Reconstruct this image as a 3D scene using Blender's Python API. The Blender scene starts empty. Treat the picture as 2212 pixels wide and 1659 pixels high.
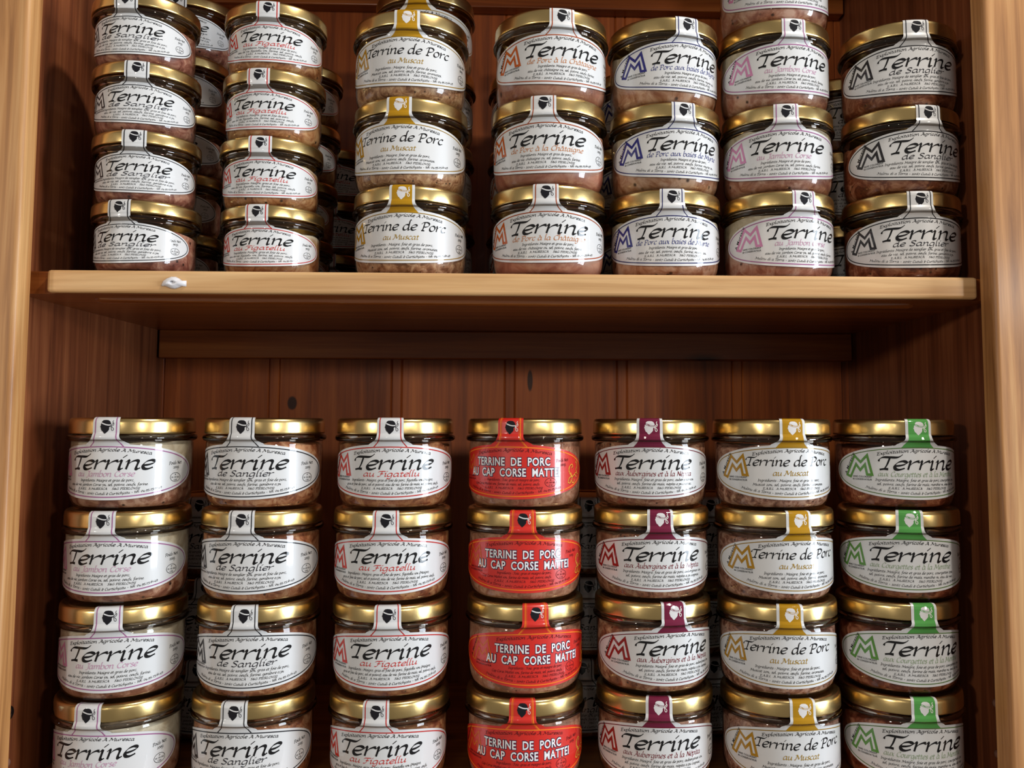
import bpy, bmesh, math, random
from math import sin, cos, pi, radians as R
from mathutils import Vector, Matrix
from mathutils.geometry import tessellate_polygon

S = bpy.context.scene
COL = S.collection
random.seed(7)
H0 = 1.40                       # camera height above the ground, all heights below are relative to it

# ------------------------------------------------------------------ camera
F, PT, RO, CX, CY, YW = 1898.6, .07494, .00252, 1149.0, 758.25, .03541
cam = bpy.data.cameras.new('camera'); cam.sensor_fit = 'HORIZONTAL'; cam.sensor_width = 36
cam.lens = F / 2212 * 36
cam.shift_x = -(CX - 1106) / 2212
cam.shift_y = -(829.5 - CY) / 2212
cam.clip_start = .01
co = bpy.data.objects.new('camera', cam); COL.objects.link(co)
fw = Vector((sin(YW) * cos(PT), cos(YW) * cos(PT), sin(PT)))
r0 = Vector((cos(YW), -sin(YW), 0)); u0 = r0.cross(fw)
rt = r0 * cos(RO) + u0 * sin(RO); up = u0 * cos(RO) - r0 * sin(RO)
m = Matrix((rt, up, -fw)).transposed().to_4x4(); m.translation = (0, -.60, H0)
co.matrix_world = m
S.camera = co

# ------------------------------------------------------------------ world, lamps, exposure
S.view_settings.view_transform = 'Standard'; S.view_settings.look = 'None'
S.view_settings.gamma = 1; S.view_settings.use_curve_mapping = False
S.view_settings.exposure = -0.10
W = bpy.data.worlds.new('room_ambient'); S.world = W; W.use_nodes = True
W.node_tree.nodes['Background'].inputs[0].default_value = (1.0, .90, .80, 1)
W.node_tree.nodes['Background'].inputs[1].default_value = .19

def area(name, loc, target, sx, sy, power, col):
    l = bpy.data.lights.new(name, 'AREA'); l.shape = 'RECTANGLE'; l.size = sx; l.size_y = sy
    l.energy = power; l.color = col
    o = bpy.data.objects.new(name, l); COL.objects.link(o); o.location = loc
    o.rotation_euler = (Vector(target) - Vector(loc)).to_track_quat('-Z', 'Y').to_euler()
    return o

def lamp(name, loc, power, col, rad):
    l = bpy.data.lights.new(name, 'POINT'); l.energy = power; l.color = col; l.shadow_soft_size = rad
    o = bpy.data.objects.new(name, l); COL.objects.link(o); o.location = loc
    return o

area('window_daylight', (2.80, -1.07, H0 + .10), (0, 0, H0 + .10), .75, 1.40, 78, (.80, .90, 1.0))
lamp('pendant_lamp', (-.30, -1.27, H0 + .27), 2.4, (1, .92, .82), .03)
lamp('ceiling_spot_near', (.62, -.46, H0 + 1.20), 46, (1, .92, .82), .06)
lamp('ceiling_lamp_left', (-2.9, -3.5, H0 + .62), 160, (1, .92, .82), .14)
lamp('ceiling_lamp_right', (2.5, -3.7, H0 + .62), 130, (1, .92, .82), .14)

# ------------------------------------------------------------------ helpers
def lin(c):
    return tuple((v / 255 / 12.92) if v / 255 <= .04045 else ((v / 255 + .055) / 1.055) ** 2.4 for v in c) + (1,)

def obj(name, bm, mat, parent=None, smooth=None):
    me = bpy.data.meshes.new(name); bm.to_mesh(me); bm.free()
    if mat: me.materials.append(mat)
    if smooth: me.polygons.foreach_set('use_smooth', [True] * len(me.polygons))
    o = bpy.data.objects.new(name, me); COL.objects.link(o)
    if parent: o.parent = parent
    return o

def empty(name, loc=(0, 0, 0), rz=0):
    o = bpy.data.objects.new(name, None); COL.objects.link(o); o.location = loc; o.rotation_euler = (0, 0, rz)
    o.empty_display_size = .02
    return o

def tag(o, label, cat, group=None):
    o['label'] = label; o['category'] = cat
    if group: o['group'] = group

def box(bm, x0, x1, y0, y1, z0, z1, bev=0):
    q = bmesh.ops.create_cube(bm, size=1)['verts']
    for v in q: v.co = Vector(((x0 + x1) / 2 + v.co.x * (x1 - x0), (y0 + y1) / 2 + v.co.y * (y1 - y0), (z0 + z1) / 2 + v.co.z * (z1 - z0)))
    if bev:
        es = list({e for v in q for e in v.link_edges})
        bmesh.ops.bevel(bm, geom=es, offset=bev, segments=3, affect='EDGES', profile=.5)
    return bm

def lathe(prof, n=96, mod=None):
    bm = bmesh.new(); rings = []
    for (r, z) in prof:
        if r < 1e-6: rings.append([bm.verts.new((0, 0, z))]); continue
        rings.append([bm.verts.new(((r + (mod(2 * pi * i / n, z) if mod else 0)) * sin(2 * pi * i / n),
                                    -(r + (mod(2 * pi * i / n, z) if mod else 0)) * cos(2 * pi * i / n), z)) for i in range(n)])
    for a, b in zip(rings, rings[1:]):
        for i in range(n):
            j = (i + 1) % n
            if len(a) == 1 and len(b) == 1: continue
            if len(a) == 1: bm.faces.new((a[0], b[j], b[i]))
            elif len(b) == 1: bm.faces.new((a[i], a[j], b[0]))
            else: bm.faces.new((a[i], a[j], b[j], b[i]))
    bmesh.ops.recalc_face_normals(bm, faces=bm.faces)
    return bm

# ------------------------------------------------------------------ materials
def newmat(name):
    mt = bpy.data.materials.new(name); mt.use_nodes = True
    nt = mt.node_tree; b = nt.nodes['Principled BSDF']
    return mt, nt, b

def N(nt, t, **kw):
    n = nt.nodes.new(t)
    for k, v in kw.items():
        if k.startswith('i_'): n.inputs[k[2:].replace('_', ' ')].default_value = v
        else: setattr(n, k, v)
    return n

def ramp(nt, fac, stops):
    r = nt.nodes.new('ShaderNodeValToRGB'); e = r.color_ramp.elements
    while len(e) > 1: e.remove(e[-1])
    e[0].position = stops[0][0]; e[0].color = stops[0][1]
    for p, c in stops[1:]:
        k = e.new(p); k.color = c
    nt.links.new(fac, r.inputs[0]); return r.outputs[0]

YB_ = .27
def wood(name, light, mid, dark, axis, rough=.38, coat=.25, gscale=1.0, knots=True, coarse=1.0, spots=()):
    mt, nt, b = newmat(name); L = nt.links
    tc = N(nt, 'ShaderNodeTexCoord')
    mp = N(nt, 'ShaderNodeMapping')
    sc = [38 * gscale] * 3; sc['XYZ'.index(axis)] = 1.6 * gscale
    mp.inputs['Scale'].default_value = sc
    L.new(tc.outputs['Object'], mp.inputs[0])
    n1 = N(nt, 'ShaderNodeTexNoise', i_Scale=1.0 * coarse, i_Detail=6.0, i_Roughness=.62, i_Distortion=.6); L.new(mp.outputs[0], n1.inputs['Vector'])
    mp2 = N(nt, 'ShaderNodeMapping'); sc2 = [260 * gscale] * 3; sc2['XYZ'.index(axis)] = 7 * gscale
    mp2.inputs['Scale'].default_value = sc2; L.new(tc.outputs['Object'], mp2.inputs[0])
    n2 = N(nt, 'ShaderNodeTexNoise', i_Scale=1.0, i_Detail=3.0, i_Roughness=.6); L.new(mp2.outputs[0], n2.inputs['Vector'])
    c1 = ramp(nt, n1.outputs['Fac'], [(.30, dark), (.5, mid), (.68, light)])
    f2 = ramp(nt, n2.outputs['Fac'], [(.36, (.72, .66, .6, 1)), (.55, (1, 1, 1, 1))])
    mx = N(nt, 'ShaderNodeMix', data_type='RGBA', blend_type='MULTIPLY'); mx.inputs['Factor'].default_value = .55
    L.new(c1, mx.inputs['A']); L.new(f2, mx.inputs['B'])
    out = mx.outputs['Result']
    if knots:
        mp3 = N(nt, 'ShaderNodeMapping'); s3 = [9.0] * 3; s3['XYZ'.index(axis)] = 4.2
        mp3.inputs['Scale'].default_value = s3; L.new(tc.outputs['Object'], mp3.inputs[0])
        vo = N(nt, 'ShaderNodeTexVoronoi', i_Scale=1.0, i_Randomness=1.0); L.new(mp3.outputs[0], vo.inputs['Vector'])
        kf = ramp(nt, vo.outputs['Distance'], [(.045, (1, 1, 1, 1)), (.11, (0, 0, 0, 1))])
        mk = N(nt, 'ShaderNodeMix', data_type='RGBA'); L.new(kf, mk.inputs['Factor'])
        L.new(out, mk.inputs['A']); mk.inputs['B'].default_value = tuple(v * .3 for v in dark[:3]) + (1,)
        out = mk.outputs['Result']
    for (kx, kz, rx, rz) in spots:                      # single dark knots of this panel
        m4 = N(nt, 'ShaderNodeMapping', vector_type='TEXTURE'); m4.inputs['Location'].default_value = (kx, YB_ - .05, H0 + kz); m4.inputs['Scale'].default_value = (rx, 1, rz)
        L.new(tc.outputs['Object'], m4.inputs[0])
        ln = N(nt, 'ShaderNodeVectorMath', operation='LENGTH'); L.new(m4.outputs[0], ln.inputs[0])
        kf = ramp(nt, ln.outputs['Value'], [(.75, (1, 1, 1, 1)), (1.0, (0, 0, 0, 1))])
        mk = N(nt, 'ShaderNodeMix', data_type='RGBA'); L.new(kf, mk.inputs['Factor'])
        L.new(out, mk.inputs['A']); mk.inputs['B'].default_value = tuple(v * .25 for v in dark[:3]) + (1,)
        out = mk.outputs['Result']
    L.new(out, b.inputs['Base Color'])
    b.inputs['Roughness'].default_value = rough
    b.inputs['Coat Weight'].default_value = coat; b.inputs['Coat Roughness'].default_value = .16
    bp = N(nt, 'ShaderNodeBump', i_Strength=.12, i_Distance=.0006); L.new(n2.outputs['Fac'], bp.inputs['Height']); L.new(bp.outputs[0], b.inputs['Normal'])
    return mt

W_FRONT = wood('pine_varnished_stile', lin((214, 166, 110)), lin((188, 134, 80)), lin((138, 90, 48)), 'Z', .5, .06, coarse=2.2)
W_LIP = wood('pine_shelf_edge', lin((232, 192, 140)), lin((220, 176, 122)), lin((194, 144, 90)), 'X', .55, .05, knots=False, coarse=1.6)
W_SHELF = wood('pine_shelf_board', lin((176, 104, 48)), lin((150, 80, 34)), lin((108, 52, 20)), 'X', .32, .2, coarse=1.6)
W_BEAD = wood('pine_lacquered_bead', lin((176, 104, 48)), lin((150, 80, 34)), lin((108, 52, 20)), 'X', .2, 1.0, knots=False, coarse=1.6)
W_BEAD.node_tree.nodes['Principled BSDF'].inputs['Coat Roughness'].default_value = .07
W_SIDE = wood('pine_shade_tinted_side', lin((150, 90, 54)), lin((124, 67, 38)), lin((84, 41, 22)), 'Z', .45, .15, coarse=2.2)  # same varnish as the stiles, with interior shade and red bounce in the colour
KNOTS = [(-.204, .013, .0052, .0075), (.029, .036, .003, .012), (.245, -.05, .005, .008)]
W_BACK = wood('pine_shade_tinted_back', lin((182, 100, 42)), lin((158, 80, 30)), lin((114, 54, 20)), 'Z', .45, .15, coarse=2.0, spots=KNOTS)  # darker and redder than the front: cabinet shade and bounced light painted in
W_FLOOR = wood('pine_bottom_board', lin((214, 150, 78)), lin((196, 130, 62)), lin((150, 92, 42)), 'X', .35, .3)

def plain(name, rgb, rough=.3, coat=0, metal=0, spec=.5):
    mt, nt, b = newmat(name); b.inputs['Base Color'].default_value = lin(rgb)
    b.inputs['Roughness'].default_value = rough; b.inputs['Metallic'].default_value = metal
    b.inputs['Coat Weight'].default_value = coat; b.inputs['Coat Roughness'].default_value = .04
    b.inputs['Specular IOR Level'].default_value = spec
    return mt

def ink(rgb): return plain('label_print_%02x%02x%02x' % rgb, rgb, .6, .7, 0, .15)

GOLD, nt, b = newmat('gold_lacquer_tin')
b.inputs['Base Color'].default_value = (.76, .56, .24, 1); b.inputs['Metallic'].default_value = 1
b.inputs['Roughness'].default_value = .27
tc = N(nt, 'ShaderNodeTexCoord'); nz = N(nt, 'ShaderNodeTexNoise', i_Scale=60.0, i_Detail=3.0)
nt.links.new(tc.outputs['Object'], nz.inputs['Vector'])
bp = N(nt, 'ShaderNodeBump', i_Strength=.10, i_Distance=.002); nt.links.new(nz.outputs['Fac'], bp.inputs['Height']); nt.links.new(bp.outputs[0], b.inputs['Normal'])

RIMG = bpy.data.materials.new('thick_rim_glass'); RIMG.use_nodes = True
nt = RIMG.node_tree; nt.nodes.clear(); o_ = N(nt, 'ShaderNodeOutputMaterial'); gg = N(nt, 'ShaderNodeBsdfGlass', i_IOR=1.5, i_Roughness=.02)
gg.inputs[0].default_value = (.78, .75, .72, 1); nt.links.new(gg.outputs[0], o_.inputs[0])
GLASS = bpy.data.materials.new('clear_jar_glass'); GLASS.use_nodes = True
nt = GLASS.node_tree; nt.nodes.clear()
o_ = N(nt, 'ShaderNodeOutputMaterial'); mx = N(nt, 'ShaderNodeMixShader'); tr = N(nt, 'ShaderNodeBsdfTransparent'); gl = N(nt, 'ShaderNodeBsdfGlossy')
tr.inputs[0].default_value = (.95, .965, .955, 1); gl.inputs['Roughness'].default_value = .03
fr = N(nt, 'ShaderNodeFresnel'); ge = N(nt, 'ShaderNodeNewGeometry')
io = N(nt, 'ShaderNodeMapRange'); io.inputs[3].default_value = 1.5; io.inputs[4].default_value = 1 / 1.5   # same thin-wall reflectance from both sides
nt.links.new(ge.outputs['Backfacing'], io.inputs[0]); nt.links.new(io.outputs[0], fr.inputs['IOR'])
nz = N(nt, 'ShaderNodeTexNoise', i_Scale=55.0, i_Detail=2.0); tc = N(nt, 'ShaderNodeTexCoord'); nt.links.new(tc.outputs['Object'], nz.inputs['Vector'])
bp = N(nt, 'ShaderNodeBump', i_Strength=.10, i_Distance=.002); nt.links.new(nz.outputs['Fac'], bp.inputs['Height'])
nt.links.new(bp.outputs[0], gl.inputs['Normal'])
nt.links.new(fr.outputs[0], mx.inputs[0]); nt.links.new(tr.outputs[0], mx.inputs[1]); nt.links.new(gl.outputs[0], mx.inputs[2]); nt.links.new(mx.outputs[0], o_.inputs[0])

def meat(name, base, dark, fat, fatz=None, chunk=120, speck=.35):
    """coarse pate: mottled lean meat, pale fat crumbs, dark specks; fatz = height above which set fat lies"""
    mt, nt, b = newmat(name); L = nt.links
    tc = N(nt, 'ShaderNodeTexCoord'); oi = N(nt, 'ShaderNodeObjectInfo')
    ad = N(nt, 'ShaderNodeVectorMath', operation='ADD'); cb = N(nt, 'ShaderNodeCombineXYZ')
    ml = N(nt, 'ShaderNodeMath', operation='MULTIPLY'); ml.inputs[1].default_value = 3.0
    L.new(oi.outputs['Random'], ml.inputs[0]); L.new(ml.outputs[0], cb.inputs[0]); L.new(ml.outputs[0], cb.inputs[1])
    L.new(tc.outputs['Object'], ad.inputs[0]); L.new(cb.outputs[0], ad.inputs[1])
    n1 = N(nt, 'ShaderNodeTexNoise', i_Scale=chunk, i_Detail=5.0, i_Roughness=.65, i_Distortion=.8); L.new(ad.outputs[0], n1.inputs['Vector'])
    n0 = N(nt, 'ShaderNodeTexNoise', i_Scale=chunk * .3, i_Detail=2.0); L.new(ad.outputs[0], n0.inputs['Vector'])
    c1 = ramp(nt, n1.outputs['Fac'], [(.37, lin(dark)), (.49, lin(base)), (.62, lin(fat))])
    hs = N(nt, 'ShaderNodeHueSaturation'); L.new(c1, hs.inputs['Color'])
    mr = N(nt, 'ShaderNodeMapRange'); mr.inputs[1].default_value = .3; mr.inputs[2].default_value = .7; mr.inputs[3].default_value = .72; mr.inputs[4].default_value = 1.25
    L.new(n0.outputs['Fac'], mr.inputs[0]); L.new(mr.outputs[0], hs.inputs['Value'])
    out = hs.outputs[0]
    vo = N(nt, 'ShaderNodeTexVoronoi', i_Scale=chunk * 2.6); L.new(ad.outputs[0], vo.inputs['Vector'])
    sp = ramp(nt, vo.outputs['Distance'], [(speck * .4, (1, 1, 1, 1)), (speck, (0, 0, 0, 1))])
    sm = N(nt, 'ShaderNodeMath', operation='MULTIPLY'); L.new(sp, sm.inputs[0])
    gt = N(nt, 'ShaderNodeMath', operation='GREATER_THAN'); gt.inputs[1].default_value = .62; L.new(n1.outputs['Fac'], gt.inputs[0])
    vs = N(nt, 'ShaderNodeSeparateColor'); L.new(vo.outputs['Color'], vs.inputs[0])
    g2 = N(nt, 'ShaderNodeMath', operation='GREATER_THAN'); g2.inputs[1].default_value = .88; L.new(vs.outputs[0], g2.inputs[0])
    L.new(g2.outputs[0], sm.inputs[1])
    mk = N(nt, 'ShaderNodeMix', data_type='RGBA'); L.new(sm.outputs[0], mk.inputs['Factor']); L.new(out, mk.inputs['A']); mk.inputs['B'].default_value = lin(tuple(int(v * .45) for v in dark))
    out = mk.outputs['Result']
    if fatz:
        sx = N(nt, 'ShaderNodeSeparateXYZ'); L.new(tc.outputs['Object'], sx.inputs[0])
        a2 = N(nt, 'ShaderNodeMath', operation='MULTIPLY_ADD'); a2.inputs[1].default_value = .022; L.new(n0.outputs['Fac'], a2.inputs[0]); L.new(sx.outputs[2], a2.inputs[2])
        ff = N(nt, 'ShaderNodeMapRange'); ff.inputs[1].default_value = fatz + .008; ff.inputs[2].default_value = fatz + .014
        L.new(a2.outputs[0], ff.inputs[0])
        mf = N(nt, 'ShaderNodeMix', data_type='RGBA'); L.new(ff.outputs[0], mf.inputs['Factor']); L.new(out, mf.inputs['A'])
        cf = ramp(nt, n1.outputs['Fac'], [(.35, lin((176, 158, 132))), (.6, lin((212, 200, 178)))])
        L.new(cf, mf.inputs['B']); out = mf.outputs['Result']
    L.new(out, b.inputs['Base Color']); b.inputs['Roughness'].default_value = .42
    b.inputs['Subsurface Weight'].default_value = 0
    bp = N(nt, 'ShaderNodeBump', i_Strength=.35, i_Distance=.0012); L.new(n1.outputs['Fac'], bp.inputs['Height']); L.new(bp.outputs[0], b.inputs['Normal'])
    return mt

# ------------------------------------------------------------------ pen lettering (broad nib), x-height = 5
G = {}
def g(ch, adv, *st): G[ch] = (adv, st)
BW = '3.6,4.4 2.4,5 1,4.2 .4,2.2 .7,.4 1.7,0 2.9,1 3.6,3'
g('a', 4.9, BW, '3.7,4.9 3.6,1 3.9,0 4.8,.7'); g('b', 4.6, '1.5,9.1 .8,8.4 .6,1 1.2,.1 2.6,0 3.7,1.4 3.8,3.6 3,4.8 1.8,4.4 .7,3')
g('c', 3.9, '3.4,4.4 2.4,5 1,4.1 .4,2.2 .9,.4 2,0 3.4,.8'); g('d', 4.9, BW, '4.5,9.2 3.7,8.4 3.6,1 3.9,0 4.8,.7')
g('e', 4.0, '.6,2.1 2.2,2.5 3.5,3.4 3.5,4.5 2.5,5 1.1,4.2 .4,2.2 .9,.4 2.1,0 3.6,.9'); g('f', 3.2, '3.8,8.6 3,9.1 2.1,8.4 1.7,6 1.2,-1 .6,-3 -.4,-3.2', '|.3,4.9 3,4.9')
g('g', 4.8, BW, '3.7,4.9 3.6,0 3.2,-2.2 2,-3.2 .4,-2.6'); g('h', 4.8, '1.5,9.1 .7,8.4 .6,0', '.7,2.6 1.6,4.3 2.8,5 3.6,4.2 3.5,1 3.8,0 4.6,.7')
IB = '0,4.1 .9,4.9 .9,1 1.2,0 2,.7'
g('i', 2.3, IB, '|1.1,6.6 2.1,8.2'); g('j', 2.2, '.8,4.9 .8,-1 .3,-2.8 -.8,-3.2', '|1,6.6 1.6,7.6'); g('l', 2.2, '1.7,9.1 .8,8.4 .7,1 1,0 1.9,.7')
g('m', 7.2, '0,4.1 .8,4.9 .7,0', '.8,2.6 1.7,4.4 2.8,5 3.4,4.2 3.3,0', '3.4,2.6 4.3,4.4 5.4,5 6,4.2 5.9,1 6.2,0 7,.7')
g('n', 4.9, '0,4.1 .8,4.9 .7,0', '.8,2.6 1.7,4.3 2.9,5 3.6,4.2 3.5,1 3.8,0 4.7,.7'); g('o', 4.4, '2.2,5 .9,4 .4,2.2 .9,.4 2,0 3.3,1 3.8,2.8 3.3,4.5 2.2,5')
g('p', 4.6, '0,4.1 .8,4.9 .7,-3.2', '.8,2.6 1.7,4.3 2.9,5 3.8,4 3.7,1.6 2.8,.2 1.4,0 .8,.6'); g('r', 3.7, '0,4.1 .8,4.9 .7,0', '.8,2.2 1.7,4 2.9,4.9 3.7,4.7')
g('s', 3.4, '3,4.5 2,5 .9,4.3 1.2,3.1 2.4,2.1 2.8,.9 1.7,0 .3,.5'); g('t', 3.0, '1.5,6.8 1.1,1 1.5,0 2.6,.6', '|.1,4.9 2.7,4.9')
g('u', 4.9, '0,4.1 .8,4.9 .7,1 1.4,0 2.6,.8 3.6,3', '3.7,4.9 3.6,1 3.9,0 4.7,.7'); g('v', 4.1, '0,4.4 .8,4.9 1.4,2.4 1.7,.1', '|1.7,.1 3.6,4.9'); g('x', 4.1, '0,4.4 .9,4.8 2.6,.6 3.8,.3', '|3.7,4.9 .2,.1')
g('y', 4.7, '0,4.4 .8,4.9 .8,1.4 1.6,.4 2.8,1.2 3.6,3', '3.7,4.9 3.4,0 2.6,-2.4 .6,-3.2')
g('A', 5.9, '1.2,6.8 2.2,7.6 3.6,7.7', '3.6,7.6 2.2,3 .8,.3 -.4,.5', '|3.6,7.6 4.9,0', '|4.2,0 5.7,0', '|1.6,2.6 4.4,2.6')
g('C', 5.4, '5,6.6 3.6,7.7 1.6,6.4 .6,3.6 1.2,.8 3,0 5,1'); g('E', 5.0, '|1.6,7.5 .9,0', '-.2,6.6 .6,7.4 1.8,7.5 4.6,7.5', '|1.3,4 3.8,4', '|.2,0 4.4,.2')
g('F', 4.9, '2.8,7.2 2.2,2 1.2,.2 -.2,0', '-.4,5.8 .2,7 1.6,7.4 5.2,7.6', '|1.5,4 3.9,4'); g('G', 5.9, '5,6.6 3.6,7.7 1.6,6.4 .6,3.6 1.2,.8 3,0 5,1', '|5,1 5,3.4', '|5.4,3.4 3.6,3.4')
g('I', 2.6, '|1.3,7.5 1,0', '|.2,7.5 2.4,7.5', '|0,0 2,0'); g('J', 4.1, '3.4,7.5 3,1 2.2,-1 .4,-1.2', '|1.6,7.5 4.6,7.5'); g('L', 4.6, '|1.4,7.5 .9,0', '|.4,7.5 2.4,7.5', '|.2,0 4.2,.2')
g('M', 8.0, '-.6,.6 .4,.2 1,2 1.9,7.4', '.4,6.8 1.9,7.4', '|1.9,7.4 3.9,1.2', '|3.9,1.2 6.6,7.4', '|6.6,7.4 7,0', '|6.4,0 7.8,0'); g('N', 6.0, '|1.5,7.2 1,0', '.2,6.6 1.4,7.3', '|1.4,7.2 5,0', '|5,0 5.5,7.5')
g('O', 6.4, '3.2,7.6 1.2,6 .6,3.4 1.4,.6 3.2,0 5.2,1.6 5.8,4.4 5,6.8 3.2,7.6'); PB_ = '-.4,5.8 .4,7.1 1.6,7.6 3.4,7.6 4.6,6.4 4.2,4.4 2.8,3.5 1.5,3.4'
g('P', 5.0, '|1.6,7.3 1,0', '|.2,0 2.2,0', PB_); g('R', 5.6, '|1.6,7.3 1,0', '|.2,0 2.2,0', PB_, '2.6,3.5 4.6,.2 5.4,.1')
g('S', 4.7, '4.2,6.6 3,7.6 1.4,7 1.2,5.4 2.6,4 3.8,2.4 3.2,.6 1.6,0 .2,.8'); g('T', 4.7, '3.0,7.2 2.7,3 2.2,.4', '.8,-.2 2.2,.25 3.4,.15', '-.2,4.7 0,6.2 1,7.15 3,7.2 5,7.2 6,7.9 6.6,9')
g('U', 5.7, '.8,7.5 .7,2 1.8,0 3.6,.4 4.8,2.6', '|5,7.5 4.8,0'); g('V', 5.0, '0,6.9 1.1,7.4 2.2,.2', '|2.2,.2 5,7.6')
g('0', 4.2, '2,5 .8,4 .4,2.4 .9,.5 2,0 3.2,1 3.6,2.6 3.1,4.4 2,5'); g('1', 2.4, '|.2,4.2 1.2,5', '|1.2,5 1,0'); g('2', 4.0, '.4,3.9 1.6,5 2.8,4.2 2.4,2.4 .4,.2', '|.4,.2 3.5,.2')
g('3', 3.6, '.4,4.6 1.8,5 2.6,3.8 1.4,2.4 2.8,1 2.6,-1.4 .2,-2.2'); g('4', 4.2, '|2.6,5 .2,.3', '|.2,.3 3.9,.3', '|2.7,2.2 2.5,-2.4'); g('5', 3.7, '|3.3,5 1,5', '1,5 .8,2.6 2.2,2.4 3,.6 2,-1.6 .2,-2.2')
g('6', 4.0, '3,8 1.2,5.6 .5,2.2 1.4,.1 2.8,.6 3.3,2.6 2.2,4 .8,3'); g('7', 3.7, '|.3,4.8 3.4,4.8', '3.4,4.8 2,1.4 1.4,-2.4'); g('9', 4.0, '3.2,3.4 2,5 .7,3.8 .8,1.8 2.2,1.4 3.3,3 3.2,.6 2,-2 .6,-2.6')
g('%', 5.4, '1.4,5 .5,4 1.4,3 2.2,4 1.4,5', '|4.4,5.2 .8,-.2', '3.8,2 3,1 3.8,0 4.7,1 3.8,2'); g('&', 5.4, '4.6,3.4 3.4,.6 1.8,0 .5,1.4 1.4,3.4 3.2,5.4 2.6,7 1.4,6 2.2,3.6 4.8,0')
g('.', 1.8, '|.4,.8 1.0,.0'); g(',', 1.9, '.6,.5 .9,-.2 .3,-1.4'); g(':', 1.9, '|.4,.8 1,0', '|.5,4.2 1.1,3.4'); g('-', 3.2, '|.4,2.4 2.6,2.4'); g('(', 2.4, '2,8 .8,5 .7,1 1.6,-2'); g(')', 2.4, '.6,8 1.6,5 1.5,1 .4,-2'); g(' ', 2.7)
for a_, b_, s_ in (('é', 'e', ('|2,6.1 3.1,7.7',)), ('è', 'e', ('|1.3,7.7 2.4,6.1',)), ('à', 'a', ('|1.3,7.7 2.4,6.1',)), ('â', 'a', ('|1,6 2.2,7.4', '|2.2,7.4 3.2,6')), ('ï', 'i', ('|-.2,6.8 .2,7.2',))):
    g(a_, G[b_][0], *(G[b_][1] + s_))
g('œ', 6.6, *G['o'][1], *[' '.join('%g,%g' % (float(p.split(',')[0]) + 2.9, float(p.split(',')[1])) for p in G['e'][1][0].split())])

def cat(P, n):
    if len(P) < 3: return P
    out = []
    for i in range(len(P) - 1):
        p0 = P[max(i - 1, 0)]; p1 = P[i]; p2 = P[i + 1]; p3 = P[min(i + 2, len(P) - 1)]
        for k in range(n):
            t = k / n
            out.append(tuple(.5 * ((2 * p1[d]) + (-p0[d] + p2[d]) * t + (2 * p0[d] - 5 * p1[d] + 4 * p2[d] - p3[d]) * t * t + (-p0[d] + 3 * p1[d] - 3 * p2[d] + p3[d]) * t ** 3) for d in (0, 1)))
    out.append(P[-1]); return out

def cut_breaks(bm, B):
    for y in B.brk:
        fs = [f for f in bm.faces if min(v.co.y for v in f.verts) < y - 1e-4 and max(v.co.y for v in f.verts) > y + 1e-4]
        ge = fs + list({e for f in fs for e in f.edges}) + list({v for f in fs for v in f.verts})
        if ge: bmesh.ops.bisect_plane(bm, geom=ge, plane_co=(0, y, 0), plane_no=(0, 1, 0), dist=1e-5)

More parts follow.
